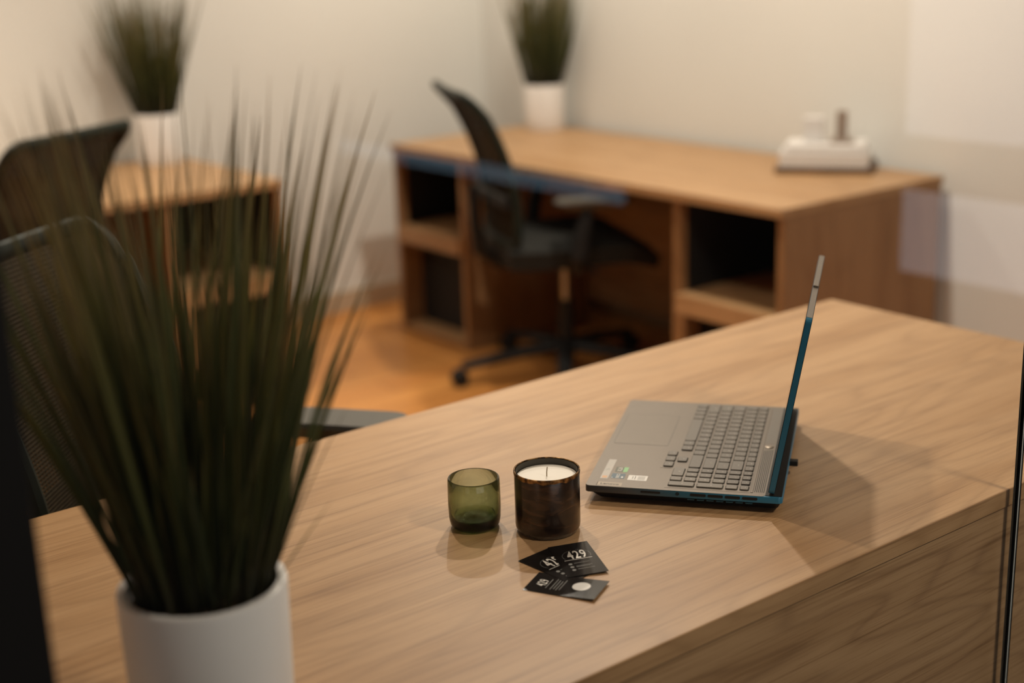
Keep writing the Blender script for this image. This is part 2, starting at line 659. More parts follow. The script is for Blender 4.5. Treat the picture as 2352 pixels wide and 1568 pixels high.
# corridor behind the camera, with glowing windows added for reflections and fill
tag(obj('wall_corridor_back', B(-2.6, WX + 0.12, -4.6, -4.5, 0, CZ), 'corridor_wall'), kind='structure')
tag(obj('wall_corridor_left', B(-2.7, -2.6, -4.6, GY - 0.02, 0, CZ), 'corridor_wall'), kind='structure')
tag(obj('wall_corridor_right', B(WX + 0.04, WX + 0.14, -4.6, GY - 0.03, 0, CZ), 'corridor_wall'), kind='structure')


def added_window(name, axis, c, a0, a1, z0, z1, mat, rails=()):
    """window on a corridor wall: glazing, frame bars; axis 'x' = lies in plane x=c"""
    e = thing(name, (0, 0, 0))
    tag(e, kind='structure')

    def bx(p0, p1, q0, q1, out, th):
        if axis == 'x':
            return B(c - out, c - out + th, p0, p1, q0, q1)
        return B(p0, p1, c + out - th, c + out, q0, q1)
    obj('pane', bx(a0, a1, z0, z1, 0.012, 0.006), mat, e)
    w = 0.03
    for p0, p1, q0, q1 in [(a0 - w, a0, z0 - w, z1 + w), (a1, a1 + w, z0 - w, z1 + w), (a0, a1, z0 - w, z0), (a0, a1, z1, z1 + w)] + list(rails):
        obj('frame_bar', bx(p0, p1, q0, q1, 0.03, 0.028), 'black_metal', e)
    return e


added_window('window_2', 'x', WX + 0.03, -0.72, 0.55, 0.38, 2.15, 'daylight_door', rails=[(-0.72, 0.55, 0.64, 0.80)])  # unseen; added so the partition mirrors pale patches at the right
added_window('window_3', 'x', WX + 0.03, -4.0, -1.95, 0.425, 0.495, 'daylight_low')  # unseen; added so the partition mirrors a bluish strip
added_window('window_4', 'y', -4.49, -1.9, 1.7, 0.10, 2.2, 'daylight', rails=[(-0.14, -0.06, 0.10, 2.2)])  # unseen; added to throw fill light from behind the camera

# glass partition: two panes, black post, rubber joint
gw = thing('window_1', (0, GY, 0))
tag(gw, kind='structure')
TH = 0.008
obj('pane', B(LX + 0.002, 0.20, -TH / 2, TH / 2, 0.012, CZ - 0.002), 'pane', gw)
obj('pane', B(0.30, 1.577, -TH / 2, TH / 2, 0.012, CZ - 0.002), 'pane', gw)
obj('pane', B(1.585, WX - 0.002, -TH / 2, TH / 2, 0.012, CZ - 0.002), 'pane', gw)
obj('joint_seal', B(1.5790, 1.5850, -0.0025, 0.0025, 0.012, CZ - 0.002), 'gasket', gw)
obj('pane_edge', B(1.5770, 1.5790, -0.0040, 0.0040, 0.012, CZ - 0.002), 'edge_strip', gw)
obj('post', B(0.20, 0.30, -0.03, 0.012, 0.0, CZ - 0.002, bev=0.002), 'black_metal', gw)
obj('sill_channel', B(LX + 0.002, 0.20, -0.012, 0.012, 0.0, 0.012), 'black_metal', gw)
obj('sill_channel', B(0.30, WX - 0.002, -0.012, 0.012, 0.0, 0.012), 'black_metal', gw)

# ------------------------------------------------------------------ desks
DZ = 0.70
TT = 0.025


def main_desk():
    x0, x1, y0, y1 = 0.25, 2.195, 0.981, 1.783
    t = thing('office_desk', (x0, y0, 0), 0, 'large oak desk behind the glass with the laptop on it', 'desk')
    W, D = x1 - x0, y1 - y0
    obj('desk_top', B(0, W, 0, D, DZ - TT, DZ, bev=0.0012, seg=2), 'oak_x', t)
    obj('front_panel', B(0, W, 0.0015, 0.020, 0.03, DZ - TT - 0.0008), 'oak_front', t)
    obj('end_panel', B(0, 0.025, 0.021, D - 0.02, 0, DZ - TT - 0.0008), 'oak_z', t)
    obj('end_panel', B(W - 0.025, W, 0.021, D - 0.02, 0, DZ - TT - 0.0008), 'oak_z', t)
    for yy in (0.006,):
        obj('plinth', B(0.03, W - 0.03, yy, yy + 0.012, 0, 0.029), 'black_metal', t)
    return t


main_desk()


def cubby_desk(loc, rotz, L, D, label, ped=0.42, left_ped=True):
    """oak desk: local x runs along the length, local -y is the sitting side; open-fronted pedestal at each end"""
    t = thing('office_desk', loc, rotz, label, 'desk')
    obj('desk_top', B(0, L, 0, D, DZ - TT, DZ, bev=0.0015), 'oak_x', t)
    h = DZ - TT - 0.0008
    p = 0.022
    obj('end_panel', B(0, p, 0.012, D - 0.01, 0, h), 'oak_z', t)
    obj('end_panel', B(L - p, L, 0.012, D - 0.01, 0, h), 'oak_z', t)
    obj('back_panel', B(p, L - p, D - 0.13, D - 0.112, 0.10, h), 'oak_front', t)
    ends = [(L - ped, L - p)] + ([(p, ped)] if left_ped else [])
    for k, (a, b) in enumerate(ends):
        xs = a if k == 0 else b - p
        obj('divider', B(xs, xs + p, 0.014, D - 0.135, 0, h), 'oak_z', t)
        i0, i1 = (a + p, b) if k == 0 else (a, b - p)
        obj('shelf', B(i0, i1, 0.016, D - 0.135, 0.375, 0.40), 'oak_x', t)
        obj('compartment_back', B(i0, i1, D - 0.160, D - 0.140, 0.40, h), 'recess', t)  # black sheets here paint the shade inside the open compartment
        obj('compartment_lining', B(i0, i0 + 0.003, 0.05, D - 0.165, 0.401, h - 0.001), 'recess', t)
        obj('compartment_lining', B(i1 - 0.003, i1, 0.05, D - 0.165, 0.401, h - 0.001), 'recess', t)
        obj('rail', B(i0, i1, 0.0, 0.016, 0.345, 0.402, bev=0.001), 'oak_x', t)
        if k == 0:
            obj('stile', B(i0, i0 + 0.040, 0.0, 0.016, 0.03, 0.344, bev=0.001), 'oak_z', t)
        obj('lower_back', B(i0, i1, 0.10, 0.115, 0.03, 0.374), 'recess', t)  # black panel painting the shade of the lower opening
        obj('pedestal_floor', B(i0, i1, 0.017, D - 0.135, 0.01, 0.028), 'oak_x', t)
    return t


# far desk stands along the right wall: length along y, sitting side faces -x
cubby_desk((2.826, 4.33, 0), -PI / 2, 1.86, 0.705, 'long oak desk along the right-hand white wall', 0.42)
# left desk stands along the back wall: sitting side faces the viewer
cubby_desk((0.55, 3.94, 0), 0.0, 1.615, 0.75, 'oak desk against the back wall behind the tall grass', 0.40, left_ped=False)

# ------------------------------------------------------------------ office chairs


def make_chair(loc, rotz, label):
    """faces local +x, origin under the gas lift"""
    t = thing('office_chair', loc, rotz, label, 'chair', 'black mesh office chairs')
    # star base
    cst = bmesh.new()
    lathe(cst, [(0, -0.012), (0.022, -0.012), (0.026, -0.008), (0.026, 0.008), (0.022, 0.012), (0, 0.012)], 16)
    caster_me = None
    for k in range(5):
        a = math.radians(36 + 72 * k)
        ca, sa = math.cos(a), math.sin(a)
        bm = bmesh.new()
        pts = [(0.035 * ca, 0.035 * sa, 0.105), (0.16 * ca, 0.16 * sa, 0.095), (0.27 * ca, 0.27 * sa, 0.078), (0.355 * ca, 0.355 * sa, 0.066)]
        tube(bm, pts, [0.030, 0.027, 0.023, 0.020], 8, flat=0.75)
        lg = obj('base_leg', bm, 'plastic', t, smooth=True)
        cb = bmesh.new()
        for s in (-1, 1):
            prof = [(0, -0.010), (0.024, -0.010), (0.028, -0.006), (0.028, 0.006), (0.024, 0.010), (0, 0.010)]
            sub = bmesh.new()
            lathe(sub, prof, 16)
            mt = Matrix.Translation((0.365 * ca, 0.365 * sa, 0.0282)) @ Matrix.Rotation(a, 4, 'Z') @ Matrix.Translation((0, s * 0.013, 0)) @ Matrix.Rotation(PI / 2, 4, 'X')
            bmesh.ops.transform(sub, matrix=mt, verts=sub.verts)
            tmp = bpy.data.meshes.new('tmp')
            sub.to_mesh(tmp)
            sub.free()
            cb.from_mesh(tmp)
            bpy.data.meshes.remove(tmp)
        tube(cb, [(0.355 * ca, 0.355 * sa, 0.036), (0.355 * ca, 0.355 * sa, 0.062)], 0.008, 8)
        obj('caster', cb, 'plastic', t, smooth=True)
    cst.free()
    bm = bmesh.new()
    lathe(bm, [(0, 0.085), (0.042, 0.085), (0.045, 0.10), (0.040, 0.125), (0.027, 0.13), (0.025, 0.26), (0, 0.26)], 20)
    obj('hub', bm, 'plastic', t, smooth=True)
    bm = bmesh.new()
    lathe(bm, [(0, 0.255), (0.0145, 0.255), (0.0145, 0.385), (0, 0.385)], 16)
    obj('gas_lift', bm, 'chrome', t, smooth=True)
    obj('tilt_mechanism', B(-0.12, 0.10, -0.075, 0.075, 0.375, 0.43, bev=0.012), 'plastic', t)
    bm = bmesh.new()
    tube(bm, [(0.03, -0.07, 0.40), (0.03, -0.19, 0.395), (0.03, -0.24, 0.405)], 0.006, 6)
    obj('lever', bm, 'plastic', t, smooth=True)
    # seat cushion: rounded slab with a waterfall front
    bm = bmesh.new()
    nx, ny = 14, 14
    top, bot = [], []
    for i in range(nx + 1):
        u = i / nx
        x = -0.235 + 0.49 * u
        half = 0.235 * (1 - 0.10 * (abs(u - 0.5) * 2) ** 4) - 0.025 * u * 0
        rt, rb = [], []
        for j in range(ny + 1):
            v = -1 + 2 * j / ny
            y = half * v
            edge = max(abs(2 * u - 1), abs(v))
            crown = 0.035 * (1 - edge ** 5)
            drop = -0.045 * max(0, u - 0.72) ** 1.5 / 0.28 ** 1.5
            dish = -0.012 * math.exp(-((u - 0.4) ** 2) / 0.06 - v * v / 0.4)
            rt.append(bm.verts.new((x, y, 0.475 + crown + drop + dish)))
            rb.append(bm.verts.new((x * 0.97, y * 0.96, 0.418 + drop * 0.7)))
        top.append(rt)
        bot.append(rb)
    for i in range(nx):
        for j in range(ny):
            bm.faces.new((top[i][j], top[i + 1][j], top[i + 1][j + 1], top[i][j + 1]))
            bm.faces.new((bot[i][j], bot[i][j + 1], bot[i + 1][j + 1], bot[i + 1][j]))
    for i in range(nx):
        for j in (0, ny):
            bm.faces.new((top[i][j], bot[i][j], bot[i + 1][j], top[i + 1][j]))
    for j in range(ny):
        for i in (0, nx):
            bm.faces.new((top[i][j], top[i][j + 1], bot[i][j + 1], bot[i][j]))
    obj('seat', bm, 'seat_fabric', t, smooth=True)

    # back: (s,h) surface. s in -1..1 across, h in 0..1 up; reclined, wrapped round the sitter
    def back_pt(s, h, off=0.0):
        z = 0.49 + 0.470 * h
        half = 0.205 + 0.012 * h + 0.014 * h ** 4
        x = -0.235 - 0.03 * h - 0.085 * h ** 2.2 + 0.02 * math.sin(PI * h)
        x += 0.030 * s * s * (1 - 0.6 * h)
        # top edge kicks backward
        x -= 0.022 * max(0, h - 0.86) / 0.14
        return Vector((x - off, half * s, z))
    loop = []
    for k in range(14):
        loop.append(back_pt(-1, 0.06 + 0.86 * k / 13))
    for k in range(5):
        a = PI * (1 - 0.5 * (k + 0.5) / 5)
        loop.append(back_pt(-0.86 + 0.14 * math.cos(a), 0.92 + 0.08 * math.sin(a)))
    for k in range(11):
        loop.append(back_pt(-0.86 + 1.72 * k / 10, 1.0))
    for k in range(5):
        a = PI * 0.5 * (1 - (k + 0.5) / 5)
        loop.append(back_pt(0.86 + 0.14 * math.cos(a), 0.92 + 0.08 * math.sin(a)))
    for k in range(14):
        loop.append(back_pt(1, 0.92 - 0.86 * k / 13))
    for k in range(9):
        loop.append(back_pt(0.88 - 1.76 * k / 8, 0.0))
    bm = bmesh.new()
    tube(bm, loop, 0.013, 8, closed=True, flat=1.15)
    obj('back_frame', bm, 'frame_green', t, smooth=True)
    # woven mesh: real strands
    bm = bmesh.new()
    rows = 84
    for i in range(rows):
        h = 0.012 + 0.976 * i / (rows - 1)
        lim = 1.0 if h < 0.92 else 0.86 + 0.14 * math.sqrt(max(0, 1 - ((h - 0.92) / 0.08) ** 2))
        prev = None
        for k in range(13):
            s = lim * (-1 + 2 * k / 12)
            p = back_pt(s, h)
            q = back_pt(s, min(1, h + 0.0108))
            a, b = bm.verts.new(p), bm.verts.new(q)
            c = bm.verts.new((p + q) / 2 + Vector((0.0012, 0, 0)))
            if prev:
                bm.faces.new((prev[0], a, c, prev[2]))
                bm.faces.new((prev[2], c, b, prev[1]))
            prev = (a, b, c)
    cols = 46
    for i in range(cols):
        s = -0.97 + 1.94 * i / (cols - 1)
        prev = None
        for k in range(13):
            h = 0.01 + 0.975 * k / 12
            p = back_pt(s, h, 0.0006)
            q = back_pt(s + 0.034, h, 0.0006)
            a, b = bm.verts.new(p), bm.verts.new(q)
            if prev:
                bm.faces.new((prev[0], a, b, prev[1]))
            prev = (a, b)
    tag(obj('back_mesh', bm, 'mesh_fabric', t), kind='stuff')
    # spine and lumbar bar
    bm = bmesh.new()
    tube(bm, [(-0.08, 0, 0.405), (-0.22, 0, 0.40), (-0.285, 0, 0.45), (-0.295, 0, 0.55), (-0.295, 0, 0.66)], [0.028, 0.030, 0.030, 0.026, 0.022], 10, flat=0.7)
    obj('back_spine', bm, 'plastic', t, smooth=True)
    bm = bmesh.new()
    tube(bm, [back_pt(-0.98 + 1.96 * k / 10, 0.30, 0.022) for k in range(11)], 0.013, 8, flat=1.6)
    obj('lumbar_bar', bm, 'plastic', t, smooth=True)
    # arms
    for s in (-1, 1):
        bm = bmesh.new()
        tube(bm, [(-0.02, s * 0.12, 0.425), (-0.03, s * 0.25, 0.425), (-0.035, s * 0.278, 0.46), (-0.02, s * 0.28, 0.55), (0.0, s * 0.275, 0.618)], [0.018, 0.020, 0.021, 0.019, 0.017], 8, flat=1.3)
        arm = obj('arm_support', bm, 'plastic', t, smooth=True)
        bm = bmesh.new()
        prism(bm, [(x, y) for x, y in rrect(-0.115, 0.132, -0.042, 0.042, 0.030, 6)], 0.0, 0.030, 0.006, 0.008)
        bmesh.ops.translate(bm, vec=(0, 0, 0), verts=bm.verts)
        for v in bm.verts:          # underside tapers toward the post
            if v.co.z < 0.001:
                v.co.x *= 0.72
                v.co.y *= 0.62
        obj('arm_pad', bm, 'armpad', arm, loc=(0.01, s * 0.268, 0.612), smooth=True)
    return t


def facing(dx, dy):
    return math.atan2(dy, dx)


ch = make_chair((0.900, 1.797, 0), math.radians(-53), 'black mesh office chair drawn up behind the near desk, partly hidden by grass')
copy_tree(ch, (1.20, 3.89, 0), facing(-0.48, 0.876), 'black mesh office chair facing the back wall, at the upper left')
copy_tree(ch, (2.915, 3.465, 0), facing(0.913, -0.407), 'black mesh office chair tucked under the long desk by the right-hand wall')

ch.scale = (1.035, 1.035, 1.035)      # the near chair is set a little higher

# ------------------------------------------------------------------ potted grasses
POT_R, POT_H = 0.0772, 0.168


def pot_parts(t):
    bm = bmesh.new()
    lathe(bm, [(0, 0.0), (POT_R * 0.93, 0.0), (POT_R * 0.955, 0.004), (POT_R * 0.97, 0.05), (POT_R, POT_H - 0.004), (POT_R - 0.001, POT_H - 0.001), (POT_R - 0.004, POT_H), (POT_R - 0.0085, POT_H - 0.001), (POT_R - 0.0095, POT_H - 0.004), (POT_R - 0.012, POT_H - 0.03), (0, POT_H - 0.03)], 64)
    obj('pot', bm, 'pot', t, smooth=True)
    bm = bmesh.new()
    lathe(bm, [(POT_R - 0.0115, POT_H - 0.028), (POT_R - 0.012, POT_H - 0.016), (POT_R * 0.5, POT_H - 0.010), (0, POT_H - 0.008)], 32)
    obj('soil', bm, 'soil', t, smooth=True)


def blade_into(bm, uvl, base, az, lean, length, width, droop, twist, tone, seg=9):
    """one grass blade as a folded ribbon"""
    p = Vector(base)
    ang = lean
    d = Vector((math.cos(az), math.sin(az), 0))
    side0 = Vector((-math.sin(az), math.cos(az), 0))
    rows = []
    st = length / seg
    for k in range(seg + 1):
        f = k / seg
        w = width * (0.55 + 0.9 * f) if f < 0.4 else width * 0.91 * (1 - ((f - 0.4) / 0.6) ** 1.7) + 0.0002
        tdir = (d * math.sin(ang) + Vector((0, 0, 1)) * math.cos(ang)).normalized()
        nrm = side0.cross(tdir).normalized()
        ct, sn = math.cos(twist * f + twist), math.sin(twist * f + twist)
        side = side0 * ct + nrm * sn
        fold = (nrm * ct - side0 * sn) * w * 0.22
        rows.append((bm.verts.new(p - side * w / 2), bm.verts.new(p + fold), bm.verts.new(p + side * w / 2), f))
        p = p + tdir * st
        ang += droop * (0.25 + 1.5 * f * f) / seg
    for a, b in zip(rows, rows[1:]):
        for i in (0, 1):
            fc = bm.faces.new((a[i], a[i + 1], b[i + 1], b[i]))
            fc.smooth = True
            for lp, ff in zip(fc.loops, (a[3], a[3], b[3], b[3])):
                lp[uvl].uv = (tone, ff)


def blade_params(R, tall):
    rr = R * math.sqrt(rnd.random())
    az0 = rnd.random() * 2 * PI
    base = (rr * math.cos(az0), rr * math.sin(az0), POT_H - 0.02)
    az = az0 + rnd.gauss(0, 0.55)
    lean = 0.03 + 0.33 * (rr / R) * rnd.uniform(0.35, 1.2)
    u = rnd.random()
    length = tall * (0.50 + 0.50 * u)
    droop = abs(rnd.gauss(0.10, 0.16))
    return base, az, lean, length, rnd.uniform(0.0042, 0.0078), droop, rnd.uniform(-1.2, 1.2), rnd.random()


near = thing('potted_grass', (0.500, 1.119, DZ), 0, 'tall potted grass in white pot standing nearest, in front of the near desk chair', 'plant', 'grasses in white pots')
pot_parts(near)


def add_blade(*args):
    bm = bmesh.new()
    uvl = bm.loops.layers.uv.new('UVMap')
    blade_into(bm, uvl, *args)
    me = bpy.data.meshes.new('blade')
    bm.to_mesh(me)
    bm.free()
    me.materials.append(M['blade'])
    link('blade', me, near)


NB = 286
for i in range(NB):
    prm = list(blade_params(0.060, 0.490))
    leftward = -(_r0.x * math.cos(prm[1]) + _r0.y * math.sin(prm[1]))
    if leftward > 0:            # the tuft stands a little straighter on this side
        prm[2] *= 1 - 0.30 * leftward
    add_blade(*prm)


bm = bmesh.new()
uvl = bm.loops.layers.uv.new('UVMap')
for i in range(150):
    base, az, lean, length, w, droop, tw, tone = blade_params(0.052, 0.30)
    blade_into(bm, uvl, base, az, lean * 0.9, length, w, droop, tw, tone, seg=6)
me = bpy.data.meshes.new('inner_tuft')
bm.to_mesh(me)
bm.free()
me.materials.append(M['blade'])
tag(link('inner_tuft', me, near), kind='stuff')


def screen_az(right, away):
    """world azimuth of a heading given as right / away components for a viewer facing along the room"""
    v = _r0 * right + Vector((math.sin(YAW), math.cos(YAW), 0)) * away
    return math.atan2(v.y, v.x)


# the stray blades that lean clear of the tuft
for right, away, lean, length, width, droop in [
        (1, 0.1, 0.62, 0.115, 0.0045, 0.10), (1, 0.2, 0.42, 0.20, 0.0045, 0.25), (1, -0.1, 0.30, 0.30, 0.0070, 0.55), (1, 0.1, 0.27, 0.33, 0.0062, 0.60),
        (-1, 0.0, 0.40, 0.28, 0.0075, 0.25), (-1, -0.2, 0.36, 0.36, 0.0075, 0.35), (-1, 0.1, 0.33, 0.44, 0.0070, 0.30),
        (-1, 0.2, 0.30, 0.50, 0.0065, 0.25), (-1, -0.3, 0.26, 0.54, 0.0060, 0.25), (1, 0.2, 0.22, 0.47, 0.0062, 0.10),
        (1, -0.2, 0.25, 0.46, 0.0062, 0.08), (1, 0.0, 0.19, 0.49, 0.0062, 0.10), (1, 0.4, 0.28, 0.42, 0.0060, 0.05)]:
    az = screen_az(right, away)
    add_blade((0.056 * math.cos(az), 0.056 * math.sin(az), POT_H - 0.02), az, lean, length, width, droop, 0.3, rnd.random())


def far_plant(loc, label, seed, tall, spread=1.0):
    global rnd
    rnd = random.Random(seed)
    t = thing('potted_grass', loc, 0.0, label, 'plant', 'grasses in white pots')
    pot_parts(t)
    bm = bmesh.new()
    uvl = bm.loops.layers.uv.new('UVMap')
    for i in range(330):
        base, az, lean, length, w, droop, tw, tone = blade_params(0.064, tall)
        blade_into(bm, uvl, base, az, lean * spread, length, w, droop * 0.6, tw, tone, seg=6)
    for v in bm.verts:       # leaves that meet the wall are pressed flat against it
        v.co.x = min(v.co.x, WX - 0.012 - loc[0] - 0.01 * (v.index % 5) / 5)
        v.co.y = min(v.co.y, WY - 0.020 - loc[1])
    me = bpy.data.meshes.new('grass_blades')
    bm.to_mesh(me)
    bm.free()
    me.materials.append(M['blade'])
    tag(link('grass_blades', me, t), kind='stuff')
    return t


far_plant((3.440, 4.19, DZ), 'potted grass in white pot on the long desk by the right-hand wall', 11, 0.50, 0.75)
far_plant((2.055, 4.585, DZ), 'potted grass in white pot on the desk at the back wall', 23, 0.50, 0.95)

# ------------------------------------------------------------------ laptop (local x: from the front edge to the hinge, local y: from the near side to the far side)
LA = Vector((1.143, 1.328, DZ))
LD = Vector((0.607, -0.795, 0)).normalized()
lap_rot = math.atan2(LD.y, LD.x)
# local +y must be the far side: (-LD.y, LD.x)
lap = thing('laptop', LA, lap_rot, 'open grey laptop standing on the near oak desk', 'laptop')
LT, LW = 0.257, 0.358
mm = 0.001


def lap_body():
    bm = bmesh.new()
    prism(bm, rrect(0, LT, 0, LW, 0.006, 4), 0.0150, 0.0235, 0.0006, 0.0007)
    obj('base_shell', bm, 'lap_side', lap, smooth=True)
    bm = bmesh.new()
    prism(bm, rrect(0.0006, 0.2350, 0.0006, LW - 0.0006, 0.0055, 4), 0.0235, 0.0238)
    return obj('deck', bm, 'lap_top', lap)


deck = lap_body()
bm = bmesh.new()      # tapered black bottom tray
o = rrect(0.004, LT - 0.002, 0.003, LW - 0.003, 0.006, 4)
o2 = rrect(0.016, LT - 0.006, 0.012, LW - 0.012, 0.006, 4)
ra = [bm.verts.new((x, y, 0.0150)) for x, y in o]
rb = [bm.verts.new((x, y, 0.0040)) for x, y in o2]
for i in range(len(ra)):
    j = (i + 1) % len(ra)
    bm.faces.new((ra[i], ra[j], rb[j], rb[i]))
bm.faces.new(ra)
bm.faces.new(rb[::-1])
obj('bottom_tray', bm, 'lap_bottom', lap)
for fx, fy in ((0.03, 0.05), (0.03, LW - 0.05), (0.235, 0.05), (0.235, LW - 0.05)):
    obj('rubber_foot', B(fx - 0.006, fx + 0.006, fy - 0.02, fy + 0.02, 0.0, 0.0045, bev=0.001), 'gasket', lap)
for i in range(7):
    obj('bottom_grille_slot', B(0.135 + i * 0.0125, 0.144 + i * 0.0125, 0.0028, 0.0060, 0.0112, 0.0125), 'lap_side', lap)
# rear shelf behind the hinge
obj('rear_shelf', B(0.2352, LT - 0.001, 0.003, LW - 0.003, 0.0235, 0.0242, bev=0.0002), 'lap_bottom', lap)
# ports on the near side
for a, b in ((139, 159.5), (161.8, 181.5), (184, 203.5), (206, 225.5)):
    bm = bmesh.new()
    prism(bm, rrect(a * mm, b * mm, 0.0181, 0.0217, 0.0014, 3), -0.0002, 0.0008)
    bmesh.ops.rotate(bm, cent=(0, 0, 0), matrix=Matrix.Rotation(PI / 2, 3, 'X'), verts=bm.verts)
    obj('side_vent', bm, 'recess', lap, loc=(0, 0.0004, 0))
bm = bmesh.new()
prism(bm, rrect(74.3 * mm, 100.2 * mm, 0.0184, 0.0212, 0.0012, 3), -0.0002, 0.0008)
bmesh.ops.rotate(bm, cent=(0, 0, 0), matrix=Matrix.Rotation(PI / 2, 3, 'X'), verts=bm.verts)
obj('card_slot', bm, 'recess', lap, loc=(0, 0.0004, 0))
bm = bmesh.new()
lathe(bm, [(0, -0.0002), (0.0022, -0.0002), (0.0022, 0.0006), (0.0012, 0.0006), (0.0012, 0.0002), (0, 0.0002)], 16)
bmesh.ops.rotate(bm, cent=(0, 0, 0), matrix=Matrix.Rotation(PI / 2, 3, 'X'), verts=bm.verts)
obj('audio_jack', bm, 'recess', lap, loc=(0.1225, 0.0002, 0.0200), smooth=True)
# touchpad, palm-rest step, ridge and speaker grooves
bm = bmesh.new()
prism(bm, rrect(0.0085, 0.0865, 0.163, 0.291, 0.004, 4), 0.0238, 0.02392)
obj('touchpad_outline', bm, 'dark_print', lap)
bm = bmesh.new()
prism(bm, rrect(0.0091, 0.0859, 0.1636, 0.2904, 0.0036, 4), 0.0238, 0.02396)
obj('touchpad', bm, 'pad', lap)
# keyboard area
bm = bmesh.new()
pts = [(0.1040, 0.0095), (0.2145, 0.0095), (0.2145, 0.3525), (0.1040, 0.3525), (0.1040, 0.1455), (0.0880, 0.1455), (0.0880, 0.0790), (0.1040, 0.0790)]
prism(bm, pts, 0.0238, 0.02400)
kb = obj('keyboard', bm, 'lap_top', lap)
obj('ridge', B(0.2155, 0.2185, 0.0105, LW - 0.0105, 0.0238, 0.0244, bev=0.0002), 'pad', lap)
bm = bmesh.new()
prism(bm, rrect(0.2195, 0.2340, 0.196, 0.352, 0.002, 3), 0.0238, 0.0239)
obj('speaker_strip', bm, 'key', lap)
for i in range(6):
    x = 0.2203 + i * 0.0023
    obj('vent_groove', B(x, x + 0.0009, 0.013, 0.166 + 0.001 * i, 0.0238, 0.02388), 'recess', lap)
bm = bmesh.new()
lathe(bm, [(0.0062, 0.0), (0.0062, 0.0006), (0.0054, 0.0010), (0, 0.0010)], 24)
pw = obj('power_button', bm, 'badge', lap, loc=(0.2263, 0.1825, 0.0238), smooth=True)

# keys
_kcache = {}


def key(t0, t1, u0, u1):
    g = 0.0010
    sz = (round(t1 - t0, 4), round(u1 - u0, 4))
    if sz not in _kcache:
        bm = bmesh.new()
        a, b = sz[0] / 2 - g, sz[1] / 2 - g
        prism(bm, rrect(-a, a, -b, b, 0.0018, 2), 0.0, 0.0017, 0.0007, 0.0006)
        _kcache[sz] = mesh_of(bm, 'key', 'key')
        bm = bmesh.new()
        a, b = a + 0.0008, b + 0.0008
        prism(bm, rrect(-a, a, -b, b, 0.0022, 2), 0.0, 0.00018)
        _kcache[sz, 'well'] = mesh_of(bm, 'key_gap', 'well')  # dark outline that paints the shadow between the keys
    c = ((t0 + t1) / 2, (u0 + u1) / 2)
    link('key_gap', _kcache[sz, 'well'], kb, loc=(c[0], c[1], 0.02400))
    link('key', _kcache[sz], kb, loc=(c[0], c[1], 0.0241))
    return c


legends = []


def legend(c, s, size=0.0042, dt=0.0, du=0.0):
    if s:
        legends.append((c[0] + dt, c[1] + du, s, size))


ROWT = [(106.8, 123.4), (125.4, 142.2), (144.2, 161.0), (163.0, 179.8), (181.8, 198.6), (200.4, 213.2)]
U = 268.0 / 15
LEFT = 350.0


def run_row(row, keys):
    u = LEFT
    for wd, s in keys:
        w_ = wd * U
        if s is not None:
            c = key(ROWT[row][0] * mm, ROWT[row][1] * mm, (u - w_) * mm, u * mm)
            legend(c, s, 0.0036 if len(s) == 1 else 0.0024, dt=0.0015)
        u -= w_


run_row(5, [(1, 'Esc')] + [(1, 'F%d' % i) for i in range(1, 13)] + [(1, 'Ins'), (1, 'Del')])
run_row(4, [(1, '~')] + [(1, c) for c in '1234567890-='] + [(2, 'Back')])
run_row(3, [(1.5, 'Tab')] + [(1, c) for c in 'QWERTYUIOP[]'] + [(1.5, '\\')])
run_row(2, [(1.75, 'Caps')] + [(1, c) for c in "ASDFGHJKL;'"] + [(2.25, 'Enter')])
run_row(1, [(2.25, 'Shift')] + [(1, c) for c in 'ZXCVBNM,./'] + [(2.75, 'Shift')])
run_row(0, [(1.0, 'Ctrl'), (0.95, 'Fn'), (0.95, 'Win'), (1.05, 'Alt'), (5.30, ' '), (1.05, 'Alt'), (1.05, 'Ctrl')])
for (t0, t1, u0, u1, s) in [(90.8, 105.2, 82, 101.2, '>'), (90.8, 105.2, 102.6, 121.8, 'v'), (90.8, 105.2, 123.6, 142.8, '<'), (107.0, 121.6, 102.6, 121.8, '^'),
                            # numeric pad: near column, then the next three
                            (106.8, 142.2, 14.5, 30.2, 'Enter'), (144.2, 179.8, 14.5, 30.2, '+'), (181.8, 198.6, 14.5, 30.2, '-'), (200.4, 213.2, 14.5, 30.2, 'Ho'),
                            (106.8, 123.4, 32.4, 47.6, '.'), (125.4, 142.2, 32.4, 47.6, '3'), (144.2, 161.0, 32.4, 47.6, '6'), (163.0, 179.8, 32.4, 47.6, '9'), (181.8, 198.6, 32.4, 47.6, '*'), (200.4, 213.2, 32.4, 47.6, 'En'),
                            (106.8, 123.4, 49.2, 80.4, '0'), (125.4, 142.2, 49.2, 64.2, '2'), (144.2, 161.0, 49.2, 64.2, '5'), (163.0, 179.8, 49.2, 64.2, '8'), (181.8, 198.6, 49.2, 64.2, '/'), (200.4, 213.2, 49.2, 64.2, 'Up'),
                            (125.4, 142.2, 65.6, 80.6, '1'), (144.2, 161.0, 65.6, 80.6, '4'), (163.0, 179.8, 65.6, 80.6, '7'), (181.8, 198.6, 65.6, 80.6, 'Nm'), (200.4, 213.2, 65.6, 80.6, 'Dn')]:
    c = key(t0 * mm, t1 * mm, u0 * mm, u1 * mm)
    legend(c, s, 0.0036 if len(s) == 1 else 0.0022, dt=0.0012)

